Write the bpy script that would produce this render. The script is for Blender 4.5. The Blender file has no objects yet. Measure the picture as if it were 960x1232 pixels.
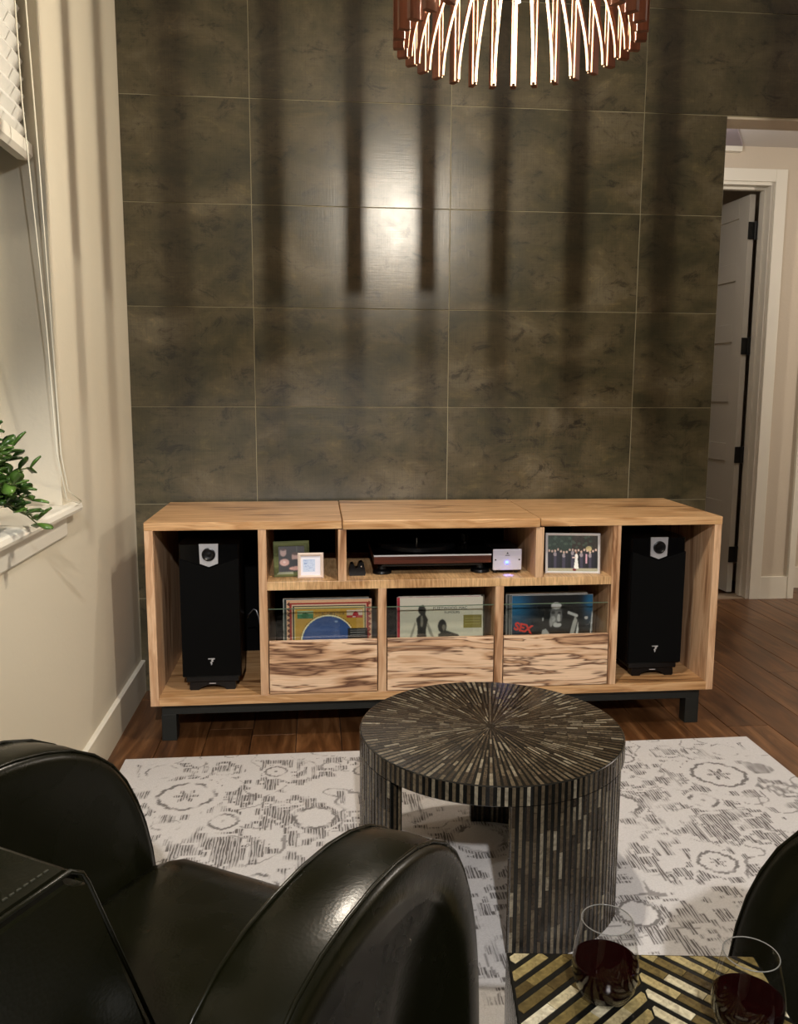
import bpy, bmesh, math, random
import numpy as np
from mathutils import Vector, Matrix
random.seed(4); rng = np.random.default_rng(4)
S = bpy.context.scene; COL = S.collection

# ---------------------------------------------------------------- camera
YAW, PITCH, ROLL, F = 0.0969, 0.1434, 0.0041, 1013.95
cd = bpy.data.cameras.new('camera'); cam = bpy.data.objects.new('camera', cd); COL.objects.link(cam)
cd.sensor_fit = 'VERTICAL'; cd.sensor_height = 24; cd.lens = F / 1232 * 24; cd.clip_start = .02
fw = Vector((math.sin(YAW)*math.cos(PITCH), math.cos(YAW)*math.cos(PITCH), -math.sin(PITCH)))
ri = Vector((math.cos(YAW), -math.sin(YAW), 0)); up = ri.cross(fw)
r2 = ri*math.cos(ROLL) + up*math.sin(ROLL); u2 = -ri*math.sin(ROLL) + up*math.cos(ROLL)
cam.matrix_world = Matrix(((r2.x, u2.x, -fw.x, -.1693), (r2.y, u2.y, -fw.y, -3.5386), (r2.z, u2.z, -fw.z, 1.2759), (0, 0, 0, 1)))
S.camera = cam
# ---------------------------------------------------------------- world, view, lights
S.view_settings.view_transform = 'Standard'; S.view_settings.look = 'None'
S.view_settings.exposure = 0.0; S.view_settings.gamma = 1; S.view_settings.use_curve_mapping = False
w = bpy.data.worlds.new('night'); S.world = w; w.use_nodes = True
w.node_tree.nodes['Background'].inputs[0].default_value = (.02, .025, .04, 1)
w.node_tree.nodes['Background'].inputs[1].default_value = .5
def light(name, kind, loc, power, col, size=.05, rot=None, **kw):
    l = bpy.data.lights.new(name, kind); l.energy = power; l.color = col
    if kind == 'AREA': l.shape = 'DISK'; l.size = size
    else: l.shadow_soft_size = size
    for k, v in kw.items(): setattr(l, k, v)
    o = bpy.data.objects.new(name, l); COL.objects.link(o); o.location = loc
    if rot: o.rotation_euler = rot
    return o
LX, LY = .30, -1.50                      # axis of the slatted pendant
WARM = (1, .90, .75); NEUT = (.95, .95, 1.0)
for dx, dy, z, p in ((0, 0, 2.150, 24), (0, 0, 2.25, 16), (0, 0, 2.345, 40)):
    light('pendant_light', 'POINT', (LX, LY, z-.004), p, WARM, .005)
light('can_light', 'SPOT', (-.13, -5.17, 2.88), 560, (1, .96, .93), .05, rot=(math.radians(50), 0, -.06), spot_size=math.radians(50), spot_blend=.35)
light('can_light', 'SPOT', (1.9, -3.2, 2.88), 22, WARM, .05, rot=(.35, 0, .15), spot_size=math.radians(75), spot_blend=.4)
dv = Vector((-.95, -1.25, 1.25)) - Vector((.6, -4.8, 2.6))
light('window_accent_light', 'SPOT', (.6, -4.8, 2.6), 130, (.93, .96, 1.0), .02, rot=dv.to_track_quat('-Z', 'Y').to_euler(), spot_size=math.radians(24), spot_blend=.6)
light('unseen_side_light', 'POINT', (4.4, -.1, 2.3), 110, (1, .9, .8), .05)  # unseen lamp added to light the hall floor past the blocker
light('hall_light', 'POINT', (1.75, .70, 2.45), 9, (1, .93, .87), .08)

# ---------------------------------------------------------------- materials
def mat(name, base=(.5,.5,.5), rough=.5, metal=0, **kw):
    m = bpy.data.materials.new(name); m.use_nodes = True
    b = m.node_tree.nodes['Principled BSDF']
    b.inputs['Base Color'].default_value = (*base, 1); b.inputs['Roughness'].default_value = rough; b.inputs['Metallic'].default_value = metal
    for k, v in kw.items(): b.inputs[k].default_value = v
    return m
class NT:
    def __init__(s, m): s.t = m.node_tree; s.b = s.t.nodes['Principled BSDF']
    def n(s, typ, ins={}, **props):
        nd = s.t.nodes.new('ShaderNode'+typ)
        for k, v in props.items(): setattr(nd, k, v)
        for k, v in ins.items():
            if isinstance(v, bpy.types.NodeSocket): s.t.links.new(v, nd.inputs[k])
            else: nd.inputs[k].default_value = v
        return nd
    def math(s, op, a, b=0., c=0.): return s.n('Math', {0: a, 1: b, 2: c}, operation=op).outputs[0]
    def coord(s, scale=(1,1,1), kind='Object', loc=(0,0,0)):
        tc = s.n('TexCoord'); src = tc.outputs[kind]
        return s.n('Mapping', {'Vector': src, 'Scale': scale, 'Location': loc}).outputs[0]
    def ramp(s, f, stops, interp='LINEAR'):
        r = s.n('ValToRGB', {'Fac': f}); e = r.color_ramp.elements; r.color_ramp.interpolation = interp
        while len(e) < len(stops): e.new(.5)
        for i, (p, c) in enumerate(stops): e[i].position = p; e[i].color = (*c, 1) if len(c) == 3 else c
        return r.outputs[0]
    def mix(s, f, a, b, mode='MIX'):
        m = s.n('Mix', data_type='RGBA', blend_type=mode)
        for i, v in ((0, f), (6, a), (7, b)):
            if isinstance(v, bpy.types.NodeSocket): s.t.links.new(v, m.inputs[i])
            else: m.inputs[i].default_value = v if i == 0 else (*v, 1) if len(v) == 3 else v
        return m.outputs[2]
    def link(s, out, inp): s.t.links.new(out, s.b.inputs[inp])
    def bump(s, h, strength=.3, dist=.01):
        s.link(s.n('Bump', {'Height': h, 'Strength': strength, 'Distance': dist}).outputs[0], 'Normal')
    def rand(s): return s.n('ObjectInfo').outputs['Random']
def srgb(r, g, b):
    f = lambda c: ((c/255+.055)/1.055)**2.4 if c > 10 else c/3294.6
    return (f(r), f(g), f(b))

def wood(name, base, mid, dark, axis=0, amount=.5, rough=.38, fine=1.0, randomize=True):
    m = mat(name, base, rough); t = NT(m)
    def v(long, cross):
        s = [cross]*3; s[axis] = long; return s
    loc = t.n('CombineXYZ', {0: t.math('MULTIPLY', t.rand(), 13.), 1: t.math('MULTIPLY', t.rand(), 7.), 2: t.math('MULTIPLY', t.rand(), 5.)}).outputs[0]
    tc = t.n('TexCoord').outputs['Object']; tc = t.n('VectorMath', {0: tc, 1: loc}).outputs[0] if randomize else tc
    def mp(sc): return t.n('Mapping', {'Vector': tc, 'Scale': sc}).outputs[0]
    warp = t.n('TexNoise', {'Vector': mp(v(1.6, 4)), 'Scale': 1., 'Detail': 2}).outputs[1]
    wv = t.n('VectorMath', {0: mp(v(1.5, 19)), 1: t.n('VectorMath', {0: warp, 1: (1.6, 1.6, 1.6)}, operation='MULTIPLY').outputs[0]}).outputs[0]
    n1 = t.n('TexNoise', {'Vector': wv, 'Scale': 1., 'Detail': 4, 'Roughness': .55}).outputs[0]
    n2 = t.n('TexNoise', {'Vector': mp(v(8, 220*fine)), 'Scale': 1., 'Detail': 3}).outputs[0]
    c = t.ramp(n1, [(.36, base), (.43, mid), (.455, dark), (.475, base), (.53, base), (.575, mid), (.605, dark), (.66, mid)]) if amount > .6 else \
        t.ramp(n1, [(.3, base), (.44, mid), (.5, base), (.58, mid), (.66, dark), (.72, mid)])
    c = t.mix(.28, c, t.ramp(n2, [(.3, (.35, .3, .25)), (.65, (1, 1, 1))]), 'MULTIPLY')
    t.link(c, 'Base Color'); t.bump(n2, .12, .002)
    return m
MAPLE, MAPLE_MID, MAPLE_DK = srgb(222, 186, 140), srgb(188, 142, 98), srgb(112, 72, 42)
M = {}
M['maple_x'] = wood('maple along width', srgb(210,170,124), srgb(178,134,88), srgb(108,72,42), 0, .5)
M['maple_z'] = wood('maple upright', srgb(216,180,144), srgb(190,148,112), srgb(126,86,54), 2, .5)
M['maple_y'] = wood('maple along depth', srgb(205,165,112), srgb(184,136,84), srgb(130,86,48), 1, .4)
M['spalted'] = wood('streaked maple drawer', srgb(230,198,166), srgb(200,160,124), srgb(92,58,40), 0, .8)
# curly figured shelf
m = mat('curly maple', srgb(196,154,98), .36); t = NT(m)
n = t.n('TexNoise', {'Vector': t.coord((150, 14, 18)), 'Scale': 1., 'Detail': 3, 'Roughness': .6}).outputs[0]
n3 = t.n('TexNoise', {'Vector': t.coord((5, 9, 9)), 'Scale': 1., 'Detail': 2}).outputs[0]
c = t.ramp(n, [(.34, srgb(136, 96, 56)), (.6, srgb(222, 184, 136))]); c = t.mix(.5, c, t.ramp(n3, [(.35, srgb(150,108,66)), (.65, srgb(222,186,138))]), 'MIX')
t.link(c, 'Base Color'); M['curly'] = m

# tiles: brushed metallic concrete look
m = mat('oxidised concrete tile', (.06, .055, .04), .4); t = NT(m)
off = t.n('CombineXYZ', {0: t.math('MULTIPLY', t.rand(), 31.), 1: 0., 2: t.math('MULTIPLY', t.rand(), 17.)}).outputs[0]
tc = t.n('VectorMath', {0: t.n('TexCoord').outputs['Object'], 1: off}).outputs[0]
mp = lambda sc: t.n('Mapping', {'Vector': tc, 'Scale': sc}).outputs[0]
a = t.n('TexNoise', {'Vector': mp((3, 3, 5)), 'Scale': 1., 'Detail': 6, 'Roughness': .62, 'Distortion': .5}).outputs[0]
b_ = t.n('TexNoise', {'Vector': mp((9, 9, 14)), 'Scale': 1., 'Detail': 10, 'Roughness': .8, 'Distortion': .6}).outputs[0]
s1 = t.n('TexNoise', {'Vector': mp((210, 1, 9)), 'Scale': 1., 'Detail': 2}).outputs[0]
s2 = t.n('TexNoise', {'Vector': mp((9, 1, 210)), 'Scale': 1., 'Detail': 2}).outputs[0]
c = t.ramp(a, [(.3, srgb(42, 40, 24)), (.45, srgb(61, 56, 37)), (.55, srgb(75, 67, 47)), (.7, srgb(94, 86, 68))])
scr = t.ramp(b_, [(.38, (.28, .25, .19)), (.46, (.95, .95, .95)), (.55, (1, 1, 1)), (.66, (1.6, 1.53, 1.45))])
c = t.mix(1., c, scr, 'MULTIPLY'); st = t.math('ADD', s1, s2)
c = t.mix(.5, c, t.ramp(st, [(.75, (.6, .6, .6)), (1.25, (1.2, 1.2, 1.2))]), 'MULTIPLY')
t.link(c, 'Base Color')
t.link(t.ramp(b_, [(.3, (.36,)*3), (.7, (.28,)*3)]), 'Roughness'); t.b.inputs['Specular IOR Level'].default_value = .8
t.bump(t.math('ADD', st, b_), .10, .002); M['tile'] = m
M['grout'] = mat('pale grout', srgb(150, 142, 118), .9)

def plaster(name, col, rough=.75, bs=.15):
    m = mat(name, col, rough); t = NT(m)
    n = t.n('TexNoise', {'Vector': t.coord((1,1,1)), 'Scale': 60., 'Detail': 3}).outputs[0]
    t.bump(n, bs, .004); return m
M['plaster'] = plaster('cream orange-peel paint', srgb(206, 197, 176))
M['white'] = plaster('white trim paint', srgb(224, 219, 205), .45, .03)
M['ceil'] = plaster('ceiling paint', srgb(205, 200, 195), .85)
M['ceil_triangle'] = plaster('violet grey ceiling triangle', srgb(150, 140, 146), .85)
M['hallwall'] = plaster('hall beige paint', srgb(196, 184, 166), .8)
M['doorp'] = mat('satin door paint', srgb(205, 200, 188), .45)
M['black'] = mat('black paint', (.006, .006, .006), .5)
M['blackm'] = mat('matt black cloth', (.0025, .0025, .0025), .95, **{'Specular IOR Level': .08})
M['gloss'] = mat('gloss black lacquer', (.002, .002, .0022), .15, **{'Specular IOR Level': .35})
M['plastic'] = mat('black plastic', (.003, .003, .0035), .3, **{'Specular IOR Level': .35})
M['steel'] = mat('dark painted steel', srgb(24, 27, 24), .5)
M['silver'] = mat('brushed silver', srgb(196, 196, 200), .38, .55)
M['alu'] = mat('anodised faceplate', srgb(205, 203, 215), .5, .2)
M['chrome'] = mat('chrome', (.75, .75, .76), .12, 1)
M['brass'] = mat('polished edge', (.8, .8, .8), .2, .9)
M['card'] = mat('white card', srgb(225, 222, 214), .6)
M['sleeve'] = mat('clear film over dark sleeve', (.03, .03, .03), .15)
M['walnut'] = wood('red brown walnut', srgb(92, 44, 26), srgb(74, 34, 20), srgb(40, 18, 10), 0, .3)
M['slat'] = wood('walnut slat', srgb(134, 84, 60), srgb(120, 72, 50), srgb(96, 56, 38), 2, .3, .5)
M['slatlit'] = mat('bulb lit slat edge', srgb(122, 98, 76), .6)  # bulb light put into the colour of the inward slat faces
M['led'] = mat('lamp filament', (1,1,1)); b = M['led'].node_tree.nodes['Principled BSDF']
b.inputs['Emission Color'].default_value = (1, .9, .7, 1); b.inputs['Emission Strength'].default_value = 60
M['blue'] = mat('blue indicator', (.1,.1,1)); b = M['blue'].node_tree.nodes['Principled BSDF']
b.inputs['Emission Color'].default_value = (.03, .06, 1, 1); b.inputs['Emission Strength'].default_value = 18
M['glass'] = mat('clear glass', (1, 1, 1), .01, 0, **{'Transmission Weight': 1.0, 'IOR': 1.45})
M['brightmetal'] = mat('bright satin metal', (.82, .82, .83), .32, .35)
m = mat('thin pane glass', (.9, 1, .95), .02); t = NT(m)     # single thin sheet: see-through with a faint reflection
fr = t.math('MULTIPLY_ADD', t.math('POWER', t.n('LayerWeight', {'Blend': .5}).outputs[1], 4.), .9, .05)
tr = t.n('BsdfTransparent', {'Color': (.955, .975, .96, 1)}).outputs[0]; gl = t.n('BsdfGlossy', {'Roughness': .02}).outputs[0]
mx = t.n('MixShader', {0: fr, 1: tr, 2: gl}); t.t.links.new(mx.outputs[0], t.t.nodes['Material Output'].inputs[0]); M['pane'] = m
m = mat('thin blown glass', (1, 1, 1), .02); t = NT(m)     # a wall thinner than a millimetre: seen through, reflecting more at grazing angles
fr = t.math('MULTIPLY_ADD', t.math('POWER', t.n('LayerWeight', {'Blend': .5}).outputs[1], 4.), .5, .045)
tr = t.n('BsdfTransparent', {'Color': (.95, .95, .93, 1)}).outputs[0]; gl = t.n('BsdfGlossy', {'Roughness': .03}).outputs[0]
mx = t.n('MixShader', {0: fr, 1: tr, 2: gl}); t.t.links.new(mx.outputs[0], t.t.nodes['Material Output'].inputs[0]); M['thinglass'] = m
M['rimglass'] = mat('glass lip', (.16, .16, .15), .08, 0, **{'Specular IOR Level': 1.0})
M['paneedge'] = mat('green glass edge', srgb(92, 110, 92), .2)
M['wine'] = mat('red wine', (.005, .0002, .0004), .06, **{'Specular IOR Level': .15})
# leather
m = mat('black leather', (.0045, .0046, .0016), .28, **{'Specular IOR Level': .26}); t = NT(m)
vo = t.n('TexVoronoi', {'Vector': t.coord(), 'Scale': 230.}).outputs[0]; no = t.n('TexNoise', {'Vector': t.coord(), 'Scale': 9., 'Detail': 4}).outputs[0]
t.bump(t.math('ADD', t.math('MULTIPLY', vo, .35), t.math('MULTIPLY', no, 2.2)), .12, .002)
t.link(t.ramp(no, [(.35, (.22,)*3), (.65, (.32,)*3)]), 'Roughness'); M['leather'] = m
M['stitch'] = mat('dark thread', (.03, .03, .02), .6)
# shell inlay: colour varies piece by piece
def shell(name, stops, rough=.22):
    m = mat(name, (.2, .18, .15), rough); t = NT(m)
    r = t.math('FRACT', t.math('ADD', t.n('NewGeometry').outputs['Random Per Island'], t.rand()))
    c = t.ramp(r, stops)
    n = t.n('TexNoise', {'Vector': t.coord(), 'Scale': 90., 'Detail': 3, 'Distortion': 1.}).outputs[0]
    c = t.mix(.6, c, t.ramp(n, [(.35, (.35, .33, .3)), (.65, (1.25, 1.25, 1.2))]), 'MULTIPLY')
    t.link(c, 'Base Color'); t.bump(n, .3, .002); return m
M['shell'] = shell('brown pen shell inlay', [(0, srgb(44, 36, 27)), (.45, srgb(70, 60, 47)), (.8, srgb(94, 84, 68)), (1, srgb(132, 124, 108))])
M['shell2'] = shell('golden pearl inlay', [(0, srgb(70, 58, 34)), (.4, srgb(112, 98, 60)), (.75, srgb(152, 138, 96)), (1, srgb(196, 190, 168))], .14)
M['resin'] = mat('black resin ground', (.006, .006, .005), .16)
# prints carry their artwork as flat face colours
m = mat('printed paper', (1,1,1), .42); t = NT(m)
t.link(t.n('VertexColor', layer_name='art').outputs[0], 'Base Color'); M['print'] = m
# rug
m = mat('woven rug', srgb(200, 192, 180), .95); t = NT(m)
mask = t.n('VertexColor', layer_name='art').outputs[0]
hx = t.n('TexWave', {'Vector': t.coord((1, .12, 1)), 'Scale': 38., 'Distortion': 6., 'Detail': 2, 'Detail Scale': 3.}, wave_type='BANDS', bands_direction='X').outputs[1]
sep = t.n('SeparateColor', {0: mask})
h = t.math('MULTIPLY', sep.outputs[0], t.ramp(hx, [(.3, (1,)*3), (.62, (.28,)*3)]))
h = t.math('MAXIMUM', h, sep.outputs[1])
fib = t.n('TexNoise', {'Vector': t.coord((1, 1, 1)), 'Scale': 260., 'Detail': 2}).outputs[0]
wr = t.n('TexNoise', {'Vector': t.coord((1, 1, 1)), 'Scale': 7., 'Detail': 3}).outputs[0]
c = t.mix(h, srgb(196, 194, 194), srgb(96, 92, 91)); c = t.mix(.35, c, t.ramp(fib, [(.3, (.7,)*3), (.7, (1.1,)*3)]), 'MULTIPLY')
t.link(c, 'Base Color'); t.bump(t.math('ADD', fib, t.math('MULTIPLY', wr, 3.)), .35, .004); M['rug'] = m
M['rugedge'] = mat('rug binding', srgb(190, 182, 168), .95)
# floor planks
m = mat('oiled walnut plank', (.1,.06,.03), .34); t = NT(m)
off = t.n('CombineXYZ', {0: t.math('MULTIPLY', t.rand(), 31.), 1: t.math('MULTIPLY', t.rand(), 17.), 2: 0.}).outputs[0]
tc = t.n('VectorMath', {0: t.n('TexCoord').outputs['Object'], 1: off}).outputs[0]
n1 = t.n('TexNoise', {'Vector': t.n('Mapping', {'Vector': tc, 'Scale': (16, 1.6, 1)}).outputs[0], 'Scale': 1., 'Detail': 6, 'Roughness': .6, 'Distortion': 1.4}).outputs[0]
n2 = t.n('TexNoise', {'Vector': t.n('Mapping', {'Vector': tc, 'Scale': (160, 5, 1)}).outputs[0], 'Scale': 1., 'Detail': 2}).outputs[0]
c = t.ramp(n1, [(.3, srgb(66, 40, 20)), (.5, srgb(100, 66, 38)), (.7, srgb(136, 98, 64))])
c = t.mix(.35, c, t.ramp(n2, [(.3, (.5,)*3), (.7, (1.15,)*3)]), 'MULTIPLY')
c = t.mix(1., c, t.ramp(t.rand(), [(0, (.62, .58, .55)), (1, (1.12, 1.08, 1.05))]), 'MULTIPLY')
t.link(c, 'Base Color'); t.bump(n2, .15, .002); M['plank'] = m
M['subfloor'] = mat('dark subfloor', (.012, .008, .005), .9)
M['leaf'] = mat('jade leaf', srgb(58, 92, 34), .3); t = NT(M['leaf'])
t.link(t.ramp(t.rand(), [(0, srgb(38, 66, 22)), (1, srgb(82, 116, 46))]), 'Base Color')
M['stem'] = mat('green stem', srgb(84, 92, 50), .6)
M['pot'] = mat('glazed pot', srgb(214, 210, 200), .3)
M['soil'] = mat('soil', (.02, .014, .01), .95)
M['shade'] = mat('sheer shade fabric', srgb(214, 212, 204), .8)
M['cord'] = mat('white cord', srgb(226, 220, 200), .6)
M['night'] = mat('night glass', (.01, .012, .016), .05)
M['greenframe'] = wood('green washed wood', srgb(120, 128, 84), srgb(100, 108, 70), srgb(70, 76, 46), 0, .3)
M['redprint'] = mat('red lettering', srgb(214, 50, 34), .5)
M['inkprint'] = mat('grey lettering', srgb(40, 40, 38), .5)
M['threshold'] = mat('pale hall threshold', srgb(150, 130, 108), .6)

# ---------------------------------------------------------------- builders
def setp(o, label=None, cat=None, group=None, kind=None):
    if label: o['label'] = label
    if cat: o['category'] = cat
    if group: o['group'] = group
    if kind: o['kind'] = kind
    return o
def empty(name, loc, rz=0, **k):
    o = bpy.data.objects.new(name, None); COL.objects.link(o); o.location = loc; o.rotation_euler = (0, 0, rz); o.empty_display_size = .05
    return setp(o, **k)
def link(name, me, m, parent=None, loc=(0,0,0), rot=None, smooth=False, **k):
    if m is not None:
        me.materials.clear(); me.materials.append(m)
    if smooth: me.shade_smooth()
    o = bpy.data.objects.new(name, me); COL.objects.link(o); o.parent = parent; o.location = loc
    if rot: o.rotation_euler = rot
    return setp(o, **k)
def me_pd(verts, faces):
    me = bpy.data.meshes.new('m'); me.from_pydata([tuple(v) for v in verts], [], faces); me.update(); return me
def bm_me(bm):
    bmesh.ops.recalc_face_normals(bm, faces=bm.faces); me = bpy.data.meshes.new('m'); bm.to_mesh(me); bm.free(); return me
def box_me(x0, x1, y0, y1, z0, z1, bev=0, seg=2, hit=None):
    bm = bmesh.new(); add_box(bm, x0, x1, y0, y1, z0, z1)
    if bev: bmesh.ops.bevel(bm, geom=list(bm.edges), offset=bev, segments=seg, profile=.5, affect='EDGES', clamp_overlap=True)
    return bm_me(bm)
def add_box(bm, x0, x1, y0, y1, z0, z1):
    v = [bm.verts.new((x, y, z)) for x in (x0, x1) for y in (y0, y1) for z in (z0, z1)]
    for f in ((0,1,3,2), (4,6,7,5), (0,4,5,1), (2,3,7,6), (0,2,6,4), (1,5,7,3)): bm.faces.new([v[i] for i in f])
def box(name, d, m, parent=None, bev=0, **k):
    """box centred on its own origin; d in the parent's coordinates"""
    x0, x1, y0, y1, z0, z1 = d; c = ((x0+x1)/2, (y0+y1)/2, (z0+z1)/2)
    return link(name, box_me(x0-c[0], x1-c[0], y0-c[1], y1-c[1], z0-c[2], z1-c[2], bev), m, parent, loc=c, **k)
def lathe(prof, seg=48, closed=False):
    vs = []; fs = []; n = len(prof)
    for i in range(seg):
        a = 2*math.pi*i/seg; vs += [(r*math.cos(a), r*math.sin(a), z) for r, z in prof]
    for i in range(seg):
        j = (i+1) % seg
        for k in range(n-1 if not closed else n): fs.append((i*n+k, j*n+k, j*n+(k+1) % n, i*n+(k+1) % n))
    bm = bmesh.new(); bv = [bm.verts.new(v) for v in vs]
    for f in fs: bm.faces.new([bv[i] for i in f])
    bmesh.ops.remove_doubles(bm, verts=bm.verts, dist=1e-6); return bm_me(bm)
def tube(pts, r, seg=8, r_end=None):
    bm = bmesh.new(); rings = []; P = [Vector(p) for p in pts]
    for i, p in enumerate(P):
        d = (P[min(i+1, len(P)-1)] - P[max(i-1, 0)]).normalized(); a = d.orthogonal().normalized()
        if rings: a = (prev - d*prev.dot(d)).normalized()
        prev = a; b = d.cross(a); rr = r if r_end is None else r + (r_end-r)*i/(len(P)-1)
        rings.append([bm.verts.new(p + (a*math.cos(t)+b*math.sin(t))*rr) for t in [2*math.pi*k/seg for k in range(seg)]])
    for q0, q1 in zip(rings, rings[1:]):
        for k in range(seg): bm.faces.new((q0[k], q0[(k+1) % seg], q1[(k+1) % seg], q1[k]))
    bm.faces.new(rings[0][::-1]); bm.faces.new(rings[-1]); return bm_me(bm)
def prism(poly, y0, y1, axis='y'):
    """extrude a 2-D outline (list of (a,b)) ; axis y: (a,b)->(x,z) ; axis z: (a,b)->(x,y)"""
    n = len(poly); f = (lambda a, b, t: (a, t, b)) if axis == 'y' else (lambda a, b, t: (a, b, t)) if axis == 'z' else (lambda a, b, t: (t, a, b))
    bm = bmesh.new(); A = [bm.verts.new(f(a, b, y0)) for a, b in poly]; B = [bm.verts.new(f(a, b, y1)) for a, b in poly]
    bm.faces.new(A); bm.faces.new(B[::-1])
    for i in range(n): bm.faces.new((A[i], B[i], B[(i+1) % n], A[(i+1) % n]))
    return bm_me(bm)
def art_mesh(w_, h_, img, org=(0, 0)):
    """upright sheet in the xz plane facing -y, one flat colour per small cell; img[row from top, col] linear rgb"""
    ny, nx = img.shape[:2]; xs = np.linspace(org[0], org[0]+w_, nx+1); zs = np.linspace(org[1]+h_, org[1], ny+1)
    X, Z = np.meshgrid(xs, zs); V = np.stack([X, np.zeros_like(X), Z], -1).reshape(-1, 3)
    i, j = np.meshgrid(np.arange(ny), np.arange(nx), indexing='ij'); a = i*(nx+1)+j
    Fc = np.stack([a, a+nx+1, a+nx+2, a+1], -1).reshape(-1, 4)
    me = bpy.data.meshes.new('art'); me.from_pydata(V.tolist(), [], Fc.tolist())
    at = me.color_attributes.new('art', 'FLOAT_COLOR', 'CORNER')
    col = np.concatenate([img.reshape(-1, 3), np.ones((ny*nx, 1))], 1).repeat(4, 0)
    at.data.foreach_set('color', col.astype(np.float32).ravel()); return me
class Art:
    def __init__(s, w_, h_, n, bg):
        s.w, s.h = w_, h_; s.nx = n; s.ny = max(1, int(n*h_/w_)); s.a = np.zeros((s.ny, s.nx, 3)); s.a[:] = srgb(*bg)
        j = (np.arange(s.nx)+.5)/s.nx*w_; i = h_-(np.arange(s.ny)+.5)/s.ny*h_; s.X, s.Y = np.meshgrid(j, i)
    def put(s, mask, c, al=1.):
        mask = mask.astype(float)[..., None]*al; s.a[:] = s.a*(1-mask)+np.array(srgb(*c))*mask
    def rect(s, x0, x1, y0, y1, c, al=1.): s.put((s.X >= x0) & (s.X <= x1) & (s.Y >= y0) & (s.Y <= y1), c, al)
    def ell(s, x, y, rx, ry, c, al=1.): s.put(((s.X-x)/rx)**2+((s.Y-y)/ry)**2 <= 1, c, al)
    def poly(s, P, c, al=1.):
        ins = np.zeros_like(s.X, bool); n = len(P)
        for k in range(n):
            (x0, y0), (x1, y1) = P[k], P[(k+1) % n]
            if y0 == y1: continue
            ins ^= ((s.Y < y0) != (s.Y < y1)) & (s.X < (x1-x0)*(s.Y-y0)/(y1-y0)+x0)
        s.put(ins, c, al)
    def blur(s, n=1):
        for _ in range(n):
            p = np.pad(s.a, ((1, 1), (1, 1), (0, 0)), 'edge'); s.a[:] = (p[1:-1, 1:-1]*2+p[:-2, 1:-1]+p[2:, 1:-1]+p[1:-1, :-2]+p[1:-1, 2:])/6
    def noise(s, amt, blur=1):
        n = rng.standard_normal((s.ny, s.nx)); s.a *= (1+amt*n)[..., None]; s.a[:] = s.a.clip(0, 1.2)
def text_obj(name, body, size, m, parent, loc, rot=(math.pi/2, 0, 0), bold=0., extrude=.0004, shear=0.):
    cu = bpy.data.curves.new('t', 'FONT'); cu.body = body; cu.size = size; cu.extrude = extrude; cu.offset = bold; cu.shear = shear
    tmp = bpy.data.objects.new('t', cu); COL.objects.link(tmp)
    me = bpy.data.meshes.new_from_object(tmp.evaluated_get(bpy.context.evaluated_depsgraph_get()))
    bpy.data.objects.remove(tmp)
    return link(name, me, m, parent, loc=loc, rot=rot)

# ---------------------------------------------------------------- setting
XL, XO, CEIL = -.9209, 1.535, 2.95
K = dict(kind='structure')
link('floor', box_me(-1.3, 5.6, -7, 3.6, -.05, -.012), M['subfloor'], **K)
floor = bpy.data.objects['floor']
PW = .165; x = XL+.004; col = 0; plank_me = {}
while x < 4.2:
    y = -4.0 + (col*.53 % 1.3)
    while y < 3.2:
        L = random.choice((1.1, 1.4, 1.8)); y1 = min(y+L, 3.4)
        if y1 > -1.6 or x > 1.2:
            key = round(y1-y, 2)
            if key not in plank_me: plank_me[key] = box_me(-PW/2+.0012, PW/2-.0012, -key/2+.0012, key/2-.0012, -.006, .006, .0012, 1)
            link('plank', plank_me[key], M['plank'], floor, loc=(x+PW/2, (y+y1)/2, -.006 - random.random()*.0006))
        y = y1
    x += PW; col += 1

# tiled back wall with opening to the hall at right
wb = link('wall_back', prism([(XL-.15, 0), (XO-.002, 0), (XO-.002, 2.402), (3.3, 2.402), (3.3, CEIL), (XL-.15, CEIL)], .003, .12), M['grout'], **K)
tile_me = {}
def tile(x0, x1, z0, z1):
    g = .0014; key = (round(x1-x0, 3), round(z1-z0, 3))
    if key not in tile_me: tile_me[key] = box_me(-key[0]/2+g, key[0]/2-g, -.0055, .0055, -key[1]/2+g, key[1]/2-g, .0009, 1)
    link('tile', tile_me[key], M['tile'], wb, loc=((x0+x1)/2, .0055+random.uniform(-.0003, .0003), (z0+z1)/2),
         rot=(random.uniform(-.0015, .0015), 0, random.uniform(-.001, .001)))
zr = [0, .406, .806, 1.206, 1.606, 2.006, 2.406, 2.806, CEIL]; xc = [XL, -.4207, .3794, 1.1795, 1.9796, 2.7797, 3.3]
for z0, z1 in zip(zr, zr[1:]):
    for x0, x1 in zip(xc, xc[1:]):
        if z1 <= 2.41:
            if x0 >= XO: continue
            x1 = min(x1, XO)
        tile(x0, x1, z0, z1)
box('trim_1', (XO, 3.3, .001, .125, 2.394, 2.402), M['hallwall'], **K)
box('trim_2', (XO-.0018, XO, .0122, .125, 0, 2.394), M['hallwall'], **K)
# left wall with a window recess
W0, W1, SZ, WT = -2.45, -.985, .905, 2.55
bm = bmesh.new()
for b_ in ((XL-.30, XL, -7, W0, 0, CEIL), (XL-.30, XL, W1, .003, 0, CEIL), (XL-.30, XL, W0, W1, 0, SZ), (XL-.30, XL, W0, W1, WT, CEIL)): add_box(bm, *b_)
link('wall_left', bm_me(bm), M['plaster'], **K)
bb = link('baseboard_left', prism([(XL, 0), (XL+.016, 0), (XL+.016, .136), (XL, .136)], -7, -.001), M['plaster'], **K)
link('cap', prism([(XL, .136), (XL+.017, .136), (XL+.012, .139), (XL, .139)], -7, -.001), M['white'], bb)
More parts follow.
